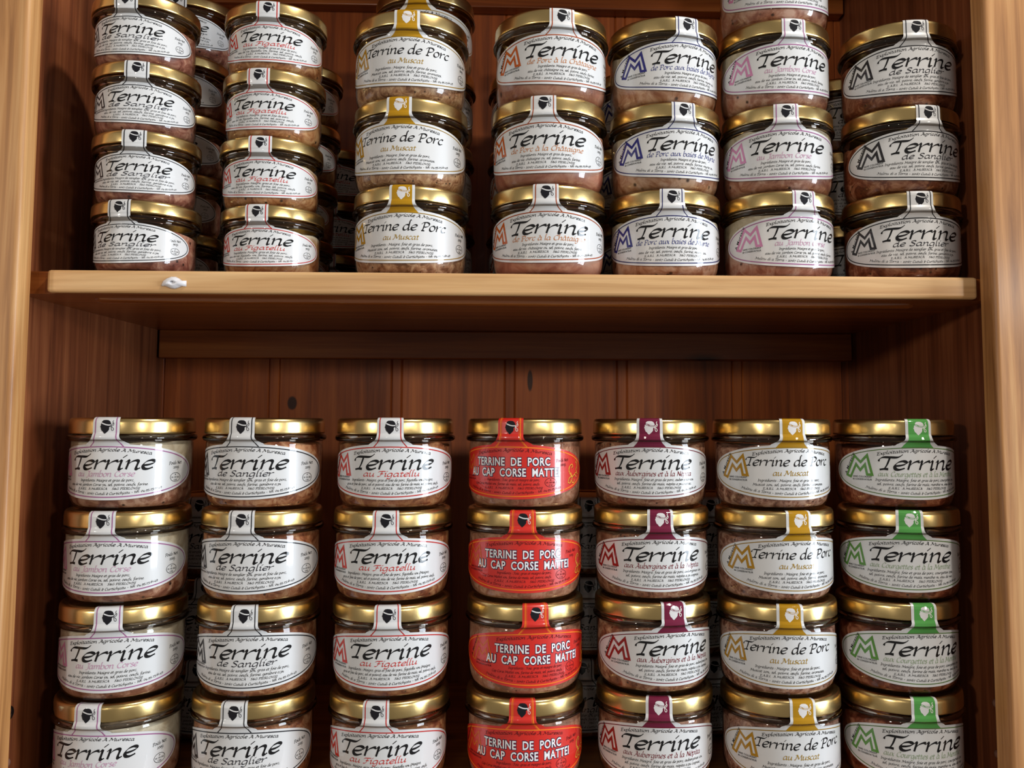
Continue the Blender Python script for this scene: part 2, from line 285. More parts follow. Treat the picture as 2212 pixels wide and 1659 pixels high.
class Ink:
    """flat drawing in label millimetres (u along the girth, v up), later wrapped on the jar"""
    def __init__(s): s.q = []
    def ribbon(s, P, wf):
        n = len(P); L = []
        for i in range(n):
            a = P[max(i - 1, 0)]; b = P[min(i + 1, n - 1)]
            dx, dy = b[0] - a[0], b[1] - a[1]; l = math.hypot(dx, dy) or 1
            nx, ny = -dy / l, dx / l; w = wf(nx, ny)
            L.append(((P[i][0] + nx * w, P[i][1] + ny * w), (P[i][0] - nx * w, P[i][1] - ny * w)))
        for a, b in zip(L, L[1:]): s.q.append((a[0], a[1], b[1], b[0]))
    def line(s, P, w, closed=False, n=0):
        if n: P = cat(P, n)
        if closed:
            m_ = len(P); o = []
            for i in range(m_):
                a = Vector(P[i - 1]); b = Vector(P[i]); c = Vector(P[(i + 1) % m_])
                d1 = (b - a).normalized(); d2 = (c - b).normalized()
                n1 = Vector((-d1.y, d1.x)); n2 = Vector((-d2.y, d2.x)); mt = (n1 + n2)
                mt = mt.normalized() / max(.35, mt.normalized().dot(n1)) * w / 2
                o.append((tuple(b + mt), tuple(b - mt)))
            for i in range(m_):
                a, b = o[i], o[(i + 1) % m_]; s.q.append((a[0], a[1], b[1], b[0]))
        else: s.ribbon(P, lambda x, y: w / 2)
    def fill(s, P):
        for t in tessellate_polygon([[Vector((p[0], p[1], 0)) for p in P]]): s.q.append(tuple((P[i][0], P[i][1]) for i in t))
    def text(s, txt, x0, x1, xh, base, slant=.15, nib=(.56, .16), n=3, ang=40, slope=None, stretch_max=None):
        w = sum(G[c][0] for c in txt); sx = (x1 - x0) / w; sy = xh / 5
        ca, sa = cos(R(ang)), sin(R(ang)); X = 0; k = (sx * sy) ** .5
        bf = base if callable(base) else (lambda x: base)
        for c in txt:
            for st in G[c][1]:
                pl = st[0] == '|'; P = [tuple(map(float, p.split(','))) for p in st.lstrip('|').split()]
                P = cat(P, n) if not pl else [(P[0][0] + (P[1][0] - P[0][0]) * t / 3, P[0][1] + (P[1][1] - P[0][1]) * t / 3) for t in range(4)]
                Q = []
                for (x, y) in P:
                    px = x0 + (X + x + slant * (y - 2)) * sx; sl = (bf(px + .2) - bf(px - .2)) / .4
                    Q.append((px - y * sy * sl * .8, bf(px) + y * sy))
                s.ribbon(Q, lambda nx, ny: k * math.sqrt((nib[0] * (nx * ca + ny * sa)) ** 2 + (nib[1] * (-nx * sa + ny * ca)) ** 2))
            X += G[c][0]
    def sans(s, txt, x0, x1, h, base, bold=0.0, rot=None):
        cu = bpy.data.curves.new('t', 'FONT'); cu.body = txt; cu.offset = bold; cu.resolution_u = 3; cu.space_character = 1.1
        o = bpy.data.objects.new('t', cu); COL.objects.link(o)
        me = bpy.data.meshes.new_from_object(o.evaluated_get(bpy.context.evaluated_depsgraph_get()))
        xs = [v.co.x for v in me.vertices]; a, b_ = min(xs), max(xs); ch = .72
        for p in me.polygons:
            q = []
            for i in p.vertices:
                v = me.vertices[i].co; x = (v.x - a) / (b_ - a) * (x1 - x0); y = v.y / ch * h
                if rot: q.append((x0 + x * cos(rot) - y * sin(rot), base + x * sin(rot) + y * cos(rot)))
                else: q.append((x0 + x, base + y))
            s.q.append(tuple(q))
        bpy.data.objects.remove(o); bpy.data.curves.remove(cu); bpy.data.meshes.remove(me)
    def mesh(s, name, mat, B, lift, step=1.3):
        wrap = B.wrap
        bm = bmesh.new()
        for q in s.q:
            try: bm.faces.new([bm.verts.new((x, y, 0)) for x, y in q])
            except ValueError: pass
        if bm.verts:
            for ax, st in ((0, step), (1, 1.5)):
                big = [f for f in bm.faces if max(v.co[ax] for v in f.verts) - min(v.co[ax] for v in f.verts) > st]
                if not big: continue
                lo = min(v.co[ax] for v in bm.verts); hi = max(v.co[ax] for v in bm.verts); x = lo + st
                while x < hi:
                    fs = [f for f in bm.faces if min(v.co[ax] for v in f.verts) < x - 1e-4 and max(v.co[ax] for v in f.verts) > x + 1e-4]
                    ge = fs + list({e for f in fs for e in f.edges}) + list({v for f in fs for v in f.verts})
                    pc = [0, 0, 0]; pn = [0, 0, 0]; pc[ax] = x; pn[ax] = 1
                    if ge: bmesh.ops.bisect_plane(bm, geom=ge, plane_co=pc, plane_no=pn, dist=1e-5)
                    x += st
            cut_breaks(bm, B)
        for v in bm.verts: v.co = wrap(v.co.x, v.co.y, lift)
        for f in bm.faces:
            f.normal_update(); c = f.calc_center_median()
            if f.normal.x * c.x + f.normal.y * c.y + (f.normal.z * .02) < 0: f.normal_flip()
            f.smooth = False
        me = bpy.data.meshes.new(name); bm.to_mesh(me); bm.free(); me.materials.append(mat)
        return me

# ------------------------------------------------------------------ jar bodies: big (200 g) and small (90 g)
class Body: pass
BIG = Body(); BIG.R = .0410; BIG.lid = .0421; BIG.H = .0635; BIG.vc = .0273; BIG.su = BIG.sv = 1.0; BIG.small = False
BIG.prof = [(.0411, .0), (.0411, .0468), (.0436, .0498), (.0434, .0516), (.0425, .0535), (.04245, .0610), (.0421, .0626), (.0412, .0637), (.0399, .0643), (.0366, .0643)]
BIG.glass = [(0, .0012), (.030, .0012), (.0318, .0), (.0330, .0003), (.0362, .0016), (.0386, .0042), (.0400, .0078), (.0408, .0120), (.0410, .0160), (.0410, .0455), (.0407, .0472), (.0404, .0478)]
BIG.rim = [(.0396, .0476), (.0412, .0476), (.0424, .0480), (.0432, .0490), (.0434, .0500), (.0431, .0511), (.0423, .0518), (.0410, .0522), (.0396, .0522)]
BIG.cont = [(0, .0022), (.0310, .0022), (.0352, .0030), (.0376, .0052), (.0391, .0084), (.0399, .0125), (.0402, .0165), (.0402, None), (.0388, None), (0, None)]
BIG.lidp = [(.0402, .0536), (.0416, .0527), (.0421, .0531), (.04215, .0540), (.0420, .0606), (.0416, .0624), (.0408, .0634), (.0396, .06385), (.0376, .06385), (.0366, .0634), (.0360, .0624), (.0352, .0622), (0, .0622)]
SML = Body(); SML.R = .0340; SML.lid = .0369; SML.H = .0489; SML.vc = .0198; SML.su = .775; SML.sv = .745; SML.small = True
SML.prof = [(.0341, .0), (.0341, .0345), (.0369, .0374), (.0370, .0390), (.03725, .0404), (.0372, .0466), (.0369, .0480), (.0360, .0490), (.0348, .0495), (.0320, .0495)]
SML.glass = [(0, .001), (.0255, .001), (.027, 0), (.0290, .0006), (.0312, .0020), (.0328, .0042), (.0336, .0072), (.0340, .0105), (.0340, .0335), (.0339, .0347)]
SML.rim = [(.0330, .0347), (.0344, .0347), (.0357, .0351), (.0365, .0360), (.0367, .0372), (.0364, .0382), (.0355, .0389), (.0344, .0392), (.0330, .0392)]
SML.cont = [(0, .0018), (.0265, .0018), (.0300, .0028), (.0318, .0050), (.0328, .0080), (.0332, .0110), (.0332, None), (.032, None), (0, None)]
SML.lidp = [(.0352, .0404), (.0364, .0398), (.0369, .0402), (.03695, .0412), (.0368, .0462), (.0365, .0478), (.0357, .0487), (.0346, .0491), (.0328, .0491), (.0318, .0487), (.0313, .0479), (.0306, .0477), (0, .0477)]

for B in (BIG, SML):
    B.arc = [0]
    for (a, b_) in zip(B.prof, B.prof[1:]): B.arc.append(B.arc[-1] + math.hypot(b_[0] - a[0], b_[1] - a[1]))
    B.vtop = (B.arc[-1] - B.vc) * 1000; B.brk = [(a - B.vc) * 1000 for a in B.arc[1:-1]]
    def wrap(u, v, lift, B=B):
        s = B.vc + v / 1000; i = 0
        while i < len(B.arc) - 2 and s > B.arc[i + 1]: i += 1
        t = (s - B.arc[i]) / (B.arc[i + 1] - B.arc[i]); p, q = B.prof[i], B.prof[i + 1]
        r = p[0] + (q[0] - p[0]) * t; z = p[1] + (q[1] - p[1]) * t
        nr, nz = q[1] - p[1], -(q[0] - p[0]); l = math.hypot(nr, nz); r += nr / l * lift; z += nz / l * lift
        th = u / 1000 / B.R
        return Vector((r * sin(th), -r * cos(th), z))
    B.wrap = wrap
    def lug(th, z, B=B):
        zt = B.lidp[0][1] + .0012
        return -.0007 * max(0, cos(4 * th + .8)) ** 6 if z < zt + .001 else 0
    B.lid_me = lathe(B.lidp, 128, lug); B.glass_me = lathe(B.glass, 96)

def to_me(bm, name, mat, smooth=True):
    me = bpy.data.meshes.new(name); bm.to_mesh(me); bm.free(); me.materials.append(mat)
    if smooth: me.polygons.foreach_set('use_smooth', [True] * len(me.polygons))
    return me
for B in (BIG, SML):
    B.lid_me = to_me(B.lid_me, 'lid', GOLD); B.glass_me = to_me(B.glass_me, 'glass_body', GLASS)
    B.glass_me.materials.append(RIMG)
    bm = bmesh.new(); bm.from_mesh(B.glass_me); n0 = len(bm.faces)      # solid moulded bead under the lid
    rb = lathe(B.rim + B.rim[:1], 96); tmp = bpy.data.meshes.new('rim'); rb.to_mesh(tmp); rb.free(); bm.from_mesh(tmp); bpy.data.meshes.remove(tmp)
    for i, f in enumerate(bm.faces):
        f.smooth = True
        if i >= n0: f.material_index = 1
    bm.to_mesh(B.glass_me); bm.free()

# label outline ------------------------------------------------------
A0, B0 = 64.0, 19.0
def label_mesh(B, mat, half=8.8):
    su, sv = B.su, B.sv; bm = bmesh.new()
    el = lambda u: B0 * math.sqrt(max(0, 1 - (u / A0) ** 2))
    VJ = 25.5; hw = half
    def hi(u):
        a = abs(u); e = el(u)
        if a <= hw: return VJ
        if a < hw + 6.6: return max(e, VJ - 6.7 * math.sqrt((a - hw) / 6.6))
        return e
    us = sorted(set([A0 * sin(pi / 2 * k / 44) for k in range(-44, 45)] + [-hw, hw] + [s * (hw + d) for s in (-1, 1) for d in (.05, .2, .5, 1, 1.6, 2.4, 3.3, 4.3, 5.4, 6.6)]))
    prev = None
    for u in us:
        lo, h = -el(u), hi(u)
        colv = [bm.verts.new((u * su, (lo + (h - lo) * k / 16) * sv, 0)) for k in range(17)]
        if prev:
            for k in range(16): bm.faces.new((prev[k], colv[k], colv[k + 1], prev[k + 1]))
        prev = colv
    hs = hw * (su * 1.1 if B.small else 1); vt = B.vtop; v0 = VJ * sv; prev = None; n = 30
    for i in range(13):
        u = -hs + 2 * hs * i / 12
        colv = [bm.verts.new((u, v0 + (vt - v0) * k / n, 0)) for k in range(n + 1)]
        if prev:
            for k in range(n): bm.faces.new((prev[k], colv[k], colv[k + 1], prev[k + 1]))
        prev = colv
    cut_breaks(bm, B)
    for v in bm.verts: v.co = B.wrap(v.co.x, v.co.y, .00008)
    bmesh.ops.remove_doubles(bm, verts=bm.verts, dist=2e-6)
    return to_me(bm, 'label', mat)

def scaled(I, su, sv, pre=None):
    J = Ink(); J.q = [tuple((x * su, y * sv) for x, y in q) for q in I.q]; return J

HEAD = [(690, 197), (722, 193), (758, 196), (785, 212), (799, 240), (803, 268), (792, 292), (776, 306), (776, 340), (762, 362), (738, 386), (716, 408), (698, 392), (682, 368), (664, 356), (662, 344), (655, 338), (657, 330), (651, 322), (652, 310), (642, 300), (652, 276), (652, 262), (662, 238), (672, 212)]
BAND = [(661, 246), (668, 232), (700, 246), (730, 258), (765, 263), (799, 262), (797, 278), (762, 281), (726, 275), (696, 264), (672, 254)]
def ep(p, k=.0444): return ((p[0] - 724) * k, (300 - p[1]) * k)

def emblem(B, headcol, bandcol, ribcol, thin):
    """profile head in a knotted headband"""
    c = 33.4 if not B.small else (B.vtop - 6.4 * 1)
    k = .0444 if not B.small else .036
    if not B.small: c = (BIG.arc[4] + .0042 - BIG.vc) * 1000
    else: c = (SML.arc[4] + .0034 - SML.vc) * 1000
    I = Ink(); I.fill([(x, y + c) for x, y in (ep(p, k) for p in HEAD)])
    J = Ink()
    if thin:
        P = [(x, y + c) for x, y in (ep(p, k) for p in BAND)]
        J.line(P, .28, True)
        J.fill([(x, y + c) for x, y in (ep(p, k) for p in [(690, 236), (715, 248), (738, 258), (725, 266), (700, 256)])])
    else: J.fill([(x, y + c) for x, y in (ep(p, k) for p in BAND)])
    Q = Ink()
    for st in ([(798, 272), (818, 262), (832, 240), (826, 222), (836, 200)], [(798, 276), (822, 284), (838, 268), (840, 244), (828, 232)], [(798, 280), (812, 300), (832, 316), (838, 340), (826, 356), (810, 344), (806, 318), (798, 284)]):
        Q.line([(x, y + c) for x, y in (ep(p, k) for p in st)], .34 if not thin else .42, n=4)
    return I, J, Q

WHITE = (219, 221, 223)
def ellv(u, a, b): return b * math.sqrt(max(0, 1 - (u / a) ** 2))

BLACK = (12, 12, 16)
PAPER = {}
def paper(rgb):
    if rgb not in PAPER: PAPER[rgb] = plain('label_paper_%02x%02x%02x' % rgb, rgb, .36, .8)
    return PAPER[rgb]
INKS = {}
def inkm(rgb):
    if rgb not in INKS: INKS[rgb] = ink(rgb)
    return INKS[rgb]

EARL = 'E.A.R.L  A MURESCA    S&G PIERLOVISI'
ADDR = 'Mulinu di a Torra - 20167 Cutuli è Curtichjatu - tél: 04.95.25.61.49'

def make_label(v, B):
    """all printed layers of one label; returns list of (name, mesh, parentname, label)"""
    su, sv = B.su, B.sv; red = v.get('red'); line = v['line']; strip = v.get('strip')
    txtc = (96, 14, 22) if red else BLACK
    t = Ink()
    t.text('Exploitation Agricole A Muresca', -27.5, 29.5, 1.28, lambda x: 14.0 - 2.6 * ((x - 1) / 28) ** 2, nib=(.74, .26))
    if not red:
        if v.get('long'): t.text('Terrine de Porc', -32.5, 32.5, 3.9, 4.4, nib=(.68, .15), n=6)
        else: t.text('Terrine', -27.0, 31.5, 5.9, 1.7, nib=(.74, .14), n=7)
    (a0, a1, s1), (b0, b1, s2) = v['ing']
    dy = -.2
    t.text(s1, a0, a1, 1.06, -6.2 + dy, nib=(.68, .26)); t.text(s2, b0, b1, 1.06, -9.1 + dy, nib=(.68, .26))
    t.text(EARL, -20.5, 22.5, .86, -11.7 + dy, nib=(.7, .28))
    t.text(ADDR, -36, 37, 1.0, lambda x: -15.3 + 3.8 * (x / 37) ** 2, nib=(.7, .28))
    px, py = (39, 6.6) if red else (48, 4.2)
    t.text('Poids Net:', px - 6, px + 5.6, 1.35, lambda x: py + .06 * (x - px), nib=(.62, .22))
    t.text('90g.' if B.small else '200g.', px - 2.6, px + 3, 1.35, lambda x: py - 2.9 + .06 * (x - px), nib=(.62, .22))
    cx, cy = (28.5, -7.6) if red else (47.6, -4.9)
    t.line([(cx + 4.4 * cos(k * pi / 20), cy + 3.1 * sin(k * pi / 20)) for k in range(40)], .3, True)
    t.sans('FR' if (red or v.get('long')) else 'F', cx - .5, cx + .5, 1.1, cy + 1.2, .01); t.sans('2A 103 002', cx - 3.6, cx + 3.6, 1.15, cy - .55, .01); t.sans('CE' if red else 'CEE', cx - 1.5, cx + 1.5, 1.1, cy - 2.4, .01)
    mc = v.get('mono', line)
    if not red or True:
        t.sans('SANS COLORANT', -46.4, -31.4, 1.25, -4.6, .02); t.sans('NI CONSERVATEUR', -46.6, -31.4, 1.25, -6.5, .02)
    t.sans('A Muresco', -52.6, -38.0 if False else -52.6 + 17.4, 2.4, -3.2, .015, rot=R(62))
    T = scaled(t, su, sv)
    # flavour line
    fl = Ink()
    if red:
        sh = Ink()
        for o_, s_, bo in ((sh, 1, .085), (fl, 0, .022)):
            o_.sans('TERRINE  DE  PORC', -28.7 - .12 * s_, 28 + .12 * s_, 5.6, 4.2, bo); o_.sans('AU  CAP  CORSE  MATTEI', -36 - .12 * s_, 35.4 + .12 * s_, 5.6, -3.2, bo)
    else:
        f0, f1, fx = v['fl']
        fl.text(v['name'], f0, f1, fx * .86, -3.1 if not v.get('long') else -2.2, nib=(.64, .17), n=5)
    # border
    bd = Ink(); bw = .6 if strip else .74
    bd.line([(62 * cos(k * pi / 60), 17 * sin(k * pi / 60)) for k in range(120)], bw, True)
    ex = [(s * (6.9 + 4.6 * ((25.5 - y) / 8.5) ** 2), y) for s in (1,) for y in [17 + 8.5 * k / 10 for k in range(11)]]
    xs = 6.9
    BD = scaled(bd, su, sv)
    vt = B.vtop - .3; kx = 1.1 * su if B.small else 1
    side = [(x * (su if False else kx), y * sv) for x, y in ex] + [(xs * kx, 25.5 * sv + (vt - 25.5 * sv) * k / 12) for k in range(1, 13)]
    layers = []
    if strip:
        pn = Ink(); rows = side
        for (xa, ya), (xb, yb) in zip(rows, rows[1:]): pn.q.append(((-xa, ya), (xa, ya), (xb, yb), (-xb, yb)))
        arc = [(u, ellv(u, 62, 17)) for u in [-11.5 + 23 * k / 20 for k in range(21)]]
        for (ua, va), (ub, vb) in zip(arc, arc[1:]): pn.q.append(((ua * kx, va * sv), (ub * kx, vb * sv), (ub * kx, 17.02 * sv), (ua * kx, 17.02 * sv)))
        layers.append(('strip_panel', pn.mesh('strip_panel', inkm(strip), B, .00014), None))
    else:
        for s in (-1, 1): BD.line([(s * x, y) for x, y in side], bw * .9)
        if red:
            for s in (-1, 1): BD.line([(s * (x - .9), y) for x, y in side], .25)
    layers.append(('border_line', BD.mesh('border_line', inkm(line), B, .00017), None))
    layers.append(('lettering', T.mesh('lettering', inkm(txtc), B, .00020), None))
    if red:
        layers.append(('title_outline', scaled(sh, su, sv).mesh('title_outline', inkm((40, 30, 62)), B, .00016), None))
        layers.append(('title_lettering', scaled(fl, su, sv).mesh('title_lettering', inkm((240, 240, 244)), B, .00021), None))
        orn = Ink()
        for P in ([(45, -1), (46, 3), (48.6, 4.4), (49.6, 2.8), (48.4, 2)], [(46, -2), (45, 1.6), (46.4, 3.4)], [(53, 8.4), (55, 7.6), (54.6, 5.6), (53.4, 6)], [(54.6, 6), (56, 3), (54.4, .6), (56, -1.6)], [(46, -2), (49, -4.4), (52, -3), (55, -5)], [(44, -8.4), (45.6, -5), (48, -4.4)], [(44, -8.2), (46.6, -8.8), (47.4, -6.8)], [(49, -4.4), (48.6, -8), (51, -8.6), (52, -6.4)], [(52, -3), (54.6, -1.6), (57, -3)], [(49, -4.4), (47.4, -2), (46, -2)]):
            orn.line(P, .75, n=5)
        OR = scaled(orn, su, sv)
        sh2 = Ink(); sh2.q = [tuple((x * 1 + .4, y - .35) for x, y in q) for q in OR.q]
        layers.append(('scroll_shadow', sh2.mesh('scroll_shadow', inkm((70, 24, 16)), B, .00015), None))
        layers.append(('scroll_ornament', OR.mesh('scroll_ornament', inkm((226, 150, 52)), B, .00018), None))
    else:
        layers.append(('flavour_lettering', scaled(fl, su, sv).mesh('flavour_lettering', inkm(v['flc']), B, .00020), None))
    mo = Ink()
    MP = [(-51.9, -3.3), (-44.6, 10.6), (-39.6, 6.2), (-34.6, 11.2), (-31.2, -2.4), (-34.8, -2.4), (-36.3, 4.6), (-40, .6), (-43.4, 4.6), (-48.4, -4.4)]
    mo.line(MP, (1.4 if B.small else 1.8) if not red else .9, True)
    layers.append(('monogram', scaled(mo, su, sv).mesh('monogram', inkm(mc), B, .00018), None))
    thin = bool(strip)
    I, J, Q = emblem(B, 0, 0, 0, thin)
    hc = (224, 223, 224) if thin else (18, 18, 26)
    bc = strip if thin else (219, 220, 222)
    layers.append(('emblem', I.mesh('emblem', inkm(hc), B, .00019), None))
    layers.append(('emblem_headband', J.mesh('emblem_headband', inkm(bc), B, .00022), None))
    layers.append(('emblem_ribbon', Q.mesh('emblem_ribbon', inkm((238, 236, 232) if thin or red else (70, 70, 76)), B, .00020), None))
    base = label_mesh(B, paper((214, 40, 30) if red else WHITE))
    return base, layers

# ------------------------------------------------------------------ varieties
PORK = 'Ingrédients: Maigre et gras de porc,'
V = {
 'mauve': dict(line=(160, 98, 146), mono=(206, 136, 178), flc=(196, 152, 180), name='au Jambon Corse', fl=(-21.5, 19, 2.7), ing=((-18.6, 18.8, PORK), (-28.5, 27.7, 'eau de vie, jambon Corse 5%, sel, poivre, oeufs, farine.'))),
 'black': dict(line=(38, 38, 44), mono=(42, 40, 44), flc=(44, 44, 52), name='de Sanglier', fl=(-18.9, 21.7, 2.9), ing=((-30.5, 31, 'Ingrédients: Maigre de sanglier 30%, gras et foie de porc,'), (-27, 27, 'eau de vie, sel, poivre, oeufs, farine, genièvre 0,3%'))),
 'red': dict(line=(188, 42, 38), mono=(200, 48, 34), flc=(196, 52, 48), name='au Figatellu', fl=(-19, 20.9, 2.7), ing=((-28.8, 31.7, 'Ingrédients : Maigre, gras et foie de porc, figatellu 10% (Maigre,'), (-34, 36.7, 'gras et foie de porc, sel et poivre), eau de vie, farine de maïs, sel, poivre, œufs.'))),
 'crimson': dict(red=True, line=(240, 128, 36), mono=(214, 106, 28), ing=((-18.4, 20.6, 'Ingrédients : Foie, gras et maigre de porc,'), (-31, 20.5, 'Cap Corse Mattei 10%, farine de maïs, sel, poivre, œufs.'))),
 'burgundy': dict(line=(112, 26, 42), strip=(112, 22, 56), mono=(146, 30, 30), flc=(122, 34, 48), name='aux Aubergines et à la Népita', fl=(-25.5, 31.8, 2.5), ing=((-26.5, 34, 'Ingrédients: Maigre, foie et gras de porc, aubergines 12%'), (-24.5, 32, 'sel, poivre, oeufs, farine de maïs, népita 0,3% cognac.'))),
 'ochre': dict(long=True, line=(150, 116, 26), strip=(178, 132, 12), mono=(176, 130, 24), flc=(164, 130, 36), name='au Muscat', fl=(-13.6, 12, 2.7), ing=((-23.8, 22.3, 'Ingrédients : Maigre, foie et gras de porc,'), (-27.4, 26, 'Muscat 20%, sel, poivre, œufs, farine, aromates.'))),
 'green': dict(line=(84, 116, 56), strip=(84, 160, 78), mono=(92, 146, 66), flc=(146, 166, 136), name='aux Courgettes et à la Menthe', fl=(-27, 30.5, 2.5), ing=((-29, 32.7, 'Ingrédients: Maigre, foie et gras de porc, courgettes 25%'), (-28, 32.5, 'sel, poivre, oeufs, farine de maïs, menthe 1%, eau de vie.'))),
 'orange': dict(line=(160, 72, 30), mono=(190, 90, 28), flc=(192, 124, 76), name='de Porc à la Châtaigne', fl=(-25, 29.6, 2.6), ing=((-17, 20.4, PORK), (-24.5, 27.3, 'eau de vie, châtaigne 2%, sel, poivre, oeufs, farine.'))),
 'navy': dict(line=(44, 46, 100), mono=(46, 46, 122), flc=(58, 66, 128), name='de Porc aux baies de Myrte', fl=(-27, 31, 2.6), ing=((-17, 20, PORK), (-25, 28, 'eau de vie, sel, poivre, oeufs, farine, myrte 2%.'))),
}
VS = dict(V)
VS['black'] = dict(V['black'], fl=(-26, 30, 2.7), ing=((-31, 35, V['black']['ing'][0][2]), (-31, 33, V['black']['ing'][1][2])))
VS['red'] = dict(V['red'], fl=(-24, 25, 2.7), ing=((-24, 27, 'Ingrédients: Maigre, gras et foie de porc,'), (-30, 32, 'eau de vie, figatellu 10%, farine, sel, poivre, oeufs.')))

MEAT = {
 'mauve': meat('ham_pate', (150, 98, 76), (112, 62, 46), (192, 150, 126), .028, 90),
 'mauve_up': meat('ham_pate_pink', (176, 122, 100), (140, 84, 66), (206, 166, 146), .033, 80),
 'black': meat('boar_pate', (158, 96, 62), (112, 56, 34), (196, 146, 108), None, 110),
 'black_up': meat('boar_pate_dark', (132, 72, 46), (92, 42, 26), (182, 130, 100), None, 100),
 'black_s': meat('boar_pate_pink', (150, 94, 78), (112, 58, 46), (190, 142, 120), None, 90),
 'red': meat('smoked_liver_pate', (150, 90, 58), (108, 52, 32), (182, 132, 90), None, 110),
 'red_s': meat('smoked_liver_pate_tan', (168, 112, 70), (124, 70, 38), (200, 156, 112), .030, 90),
 'crimson': meat('fine_liver_pate', (170, 116, 90), (146, 92, 70), (194, 146, 120), None, 160, .3),
 'burgundy': meat('aubergine_pate', (146, 92, 68), (98, 54, 38), (190, 148, 118), None, 120),
 'ochre': meat('muscat_pate', (158, 108, 88), (100, 58, 46), (200, 160, 140), None, 170, .42),
 'ochre_up': meat('muscat_pate_tan', (172, 126, 92), (124, 80, 52), (210, 172, 134), None, 170, .42),
 'green': meat('courgette_pate', (136, 66, 42), (92, 36, 22), (180, 116, 86), None, 110),
 'orange': meat('chestnut_pate', (178, 118, 96), (150, 86, 68), (198, 148, 124), None, 50),
 'navy': meat('myrtle_pate', (180, 130, 98), (146, 88, 56), (208, 168, 140), .031, 70),
}
CT = {'mauve': .0470, 'black': .0462, 'red': .0452, 'crimson': .0470, 'burgundy': .0462, 'ochre': .0450, 'green': .0440, 'mauve_up': .0462, 'black_up': .0420, 'ochre_up': .0400, 'orange': .0412, 'navy': .0430, 'black_s': .0300, 'red_s': .0310}
CM = {}
def contents(B, key):
    if (B.small, key) not in CM:
        t = CT[key]; pr = [(r, z if z is not None else t) for r, z in B.cont]
        pr[-3] = (pr[-3][0], t - .0006); pr[-2] = (pr[-2][0], t + .0002)
        rnd = random.Random(key)
        ph = [rnd.uniform(0, 6.28) for _ in range(6)]
        bm = lathe(pr, 96)
        for v in bm.verts:
            if v.co.z > t - .002:
                th = math.atan2(v.co.x, -v.co.y)
                v.co.z += sum(.0011 / (k + 1) * sin((2 * k + 3) * th + ph[k]) for k in range(6)) * (1 if math.hypot(v.co.x, v.co.y) > .01 else 0)
        CM[(B.small, key)] = to_me(bm, 'contents', MEAT[key])
    return CM[(B.small, key)]

PROTO = {}
def jar_proto(kind, B, key):
    pk = (kind, B.small)
    if pk not in PROTO: PROTO[pk] = make_label((VS if B.small else V)[kind], B)
    return PROTO[pk]

def link(name, me, parent):
    o = bpy.data.objects.new(name, me); COL.objects.link(o); o.parent = parent; return o

JN = 0
def jar(kind, B, key, x, y, z, a, label, group, sxy=1.0, flip=False):
    global JN; JN += 1
    t = empty('terrine_jar', (x, y, H0 + z), R(a)); t.scale = (sxy, sxy, 1)
    tag(t, label, 'jar', group)
    base, layers = jar_proto(kind, B, key)
    link('glass_body', B.glass_me, t)
    c = link('contents', contents(B, key), t); c.rotation_euler = (0, 0, JN * 1.7)
    l = link('lid', B.lid_me, t); l.rotation_euler = (0, 0, JN * 2.4)
    lb = link('label', base, t)
    for nm, me, _ in layers: link(nm, me, lb)
    return t

# ------------------------------------------------------------------ cabinet
XL, XR = -.3157, .3338            # opening between the stiles
IL, IR = XL - .015, XR + .015     # inner faces of the side panels
YB = .27; ZB = -.2556; ZS = .0985
cab = empty('shelf_cabinet', (0, .05, 0)); tag(cab, 'brown varnished pine shelf cabinet with two visible shelves full of terrine jars', 'cabinet')
OFF = -.05
def part(name, mat, fn, parent=cab):
    bm = bmesh.new(); fn(bm)
    for v in bm.verts: v.co.y += OFF; v.co.z += H0
    return obj(name, bm, mat, parent)
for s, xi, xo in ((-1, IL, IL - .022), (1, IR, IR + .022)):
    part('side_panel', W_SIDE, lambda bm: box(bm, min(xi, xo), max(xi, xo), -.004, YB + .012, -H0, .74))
for s, xi in ((-1, XL), (1, XR)):
    def stile(bm, s=s, xi=xi):
        # moulded edge: square board with a small rounded inner corner and a shallow bead
        w = .075; y0, y1 = -.020, -.004; n = 8; pts = [(xi, y1)]
        pts += [(xi + s * .0035 * (1 - cos(k * pi / 2 / n)), y0 + .0035 * (1 - sin(k * pi / 2 / n))) for k in range(n + 1)]
        pts += [(xi + s * w, y0), (xi + s * w, y1)]
        lo = [bm.verts.new((x, y, -H0)) for x, y in pts]; hi = [bm.verts.new((x, y, .74)) for x, y in pts]
        for i in range(len(pts)):
            j = (i + 1) % len(pts); bm.faces.new((lo[i], lo[j], hi[j], hi[i]))
        bm.faces.new(lo); bm.faces.new(hi); bmesh.ops.recalc_face_normals(bm, faces=bm.faces)
    part('stile', W_FRONT, stile)
# tongue and groove back: one plank panel with routed double grooves
def back(bm):
    gx = [-.2221 - .1115, -.2221, -.1023, .009, .1205, .2363, .2363 + .1115]; pts = [(IL, 0)]
    for c in gx:
        for d in (-.005, .005):
            for e, dep in ((-.0012, 0), (0, .0016), (.0012, 0)):
                x = c + d + e
                if IL < x < IR: pts.append((x, dep))
    pts.append((IR, 0))
    lo = [bm.verts.new((x, YB + d, -H0 + .05)) for x, d in pts]; hi = [bm.verts.new((x, YB + d, .74)) for x, d in pts]
    for i in range(len(pts) - 1): bm.faces.new((lo[i], lo[i + 1], hi[i + 1], hi[i]))
    b0 = [bm.verts.new((x, YB + .012, z)) for x, z in ((IL, -H0 + .05), (IR, -H0 + .05), (IR, .74), (IL, .74))]
    bm.faces.new(b0); bm.faces.new((lo[0], hi[0], b0[3], b0[0])); bm.faces.new((lo[-1], b0[1], b0[2], hi[-1]))
    bm.faces.new(lo[::-1] + [b0[0], b0[1]][::1]) if False else None
    bmesh.ops.recalc_face_normals(bm, faces=bm.faces)
part('back_panel', W_BACK, back)
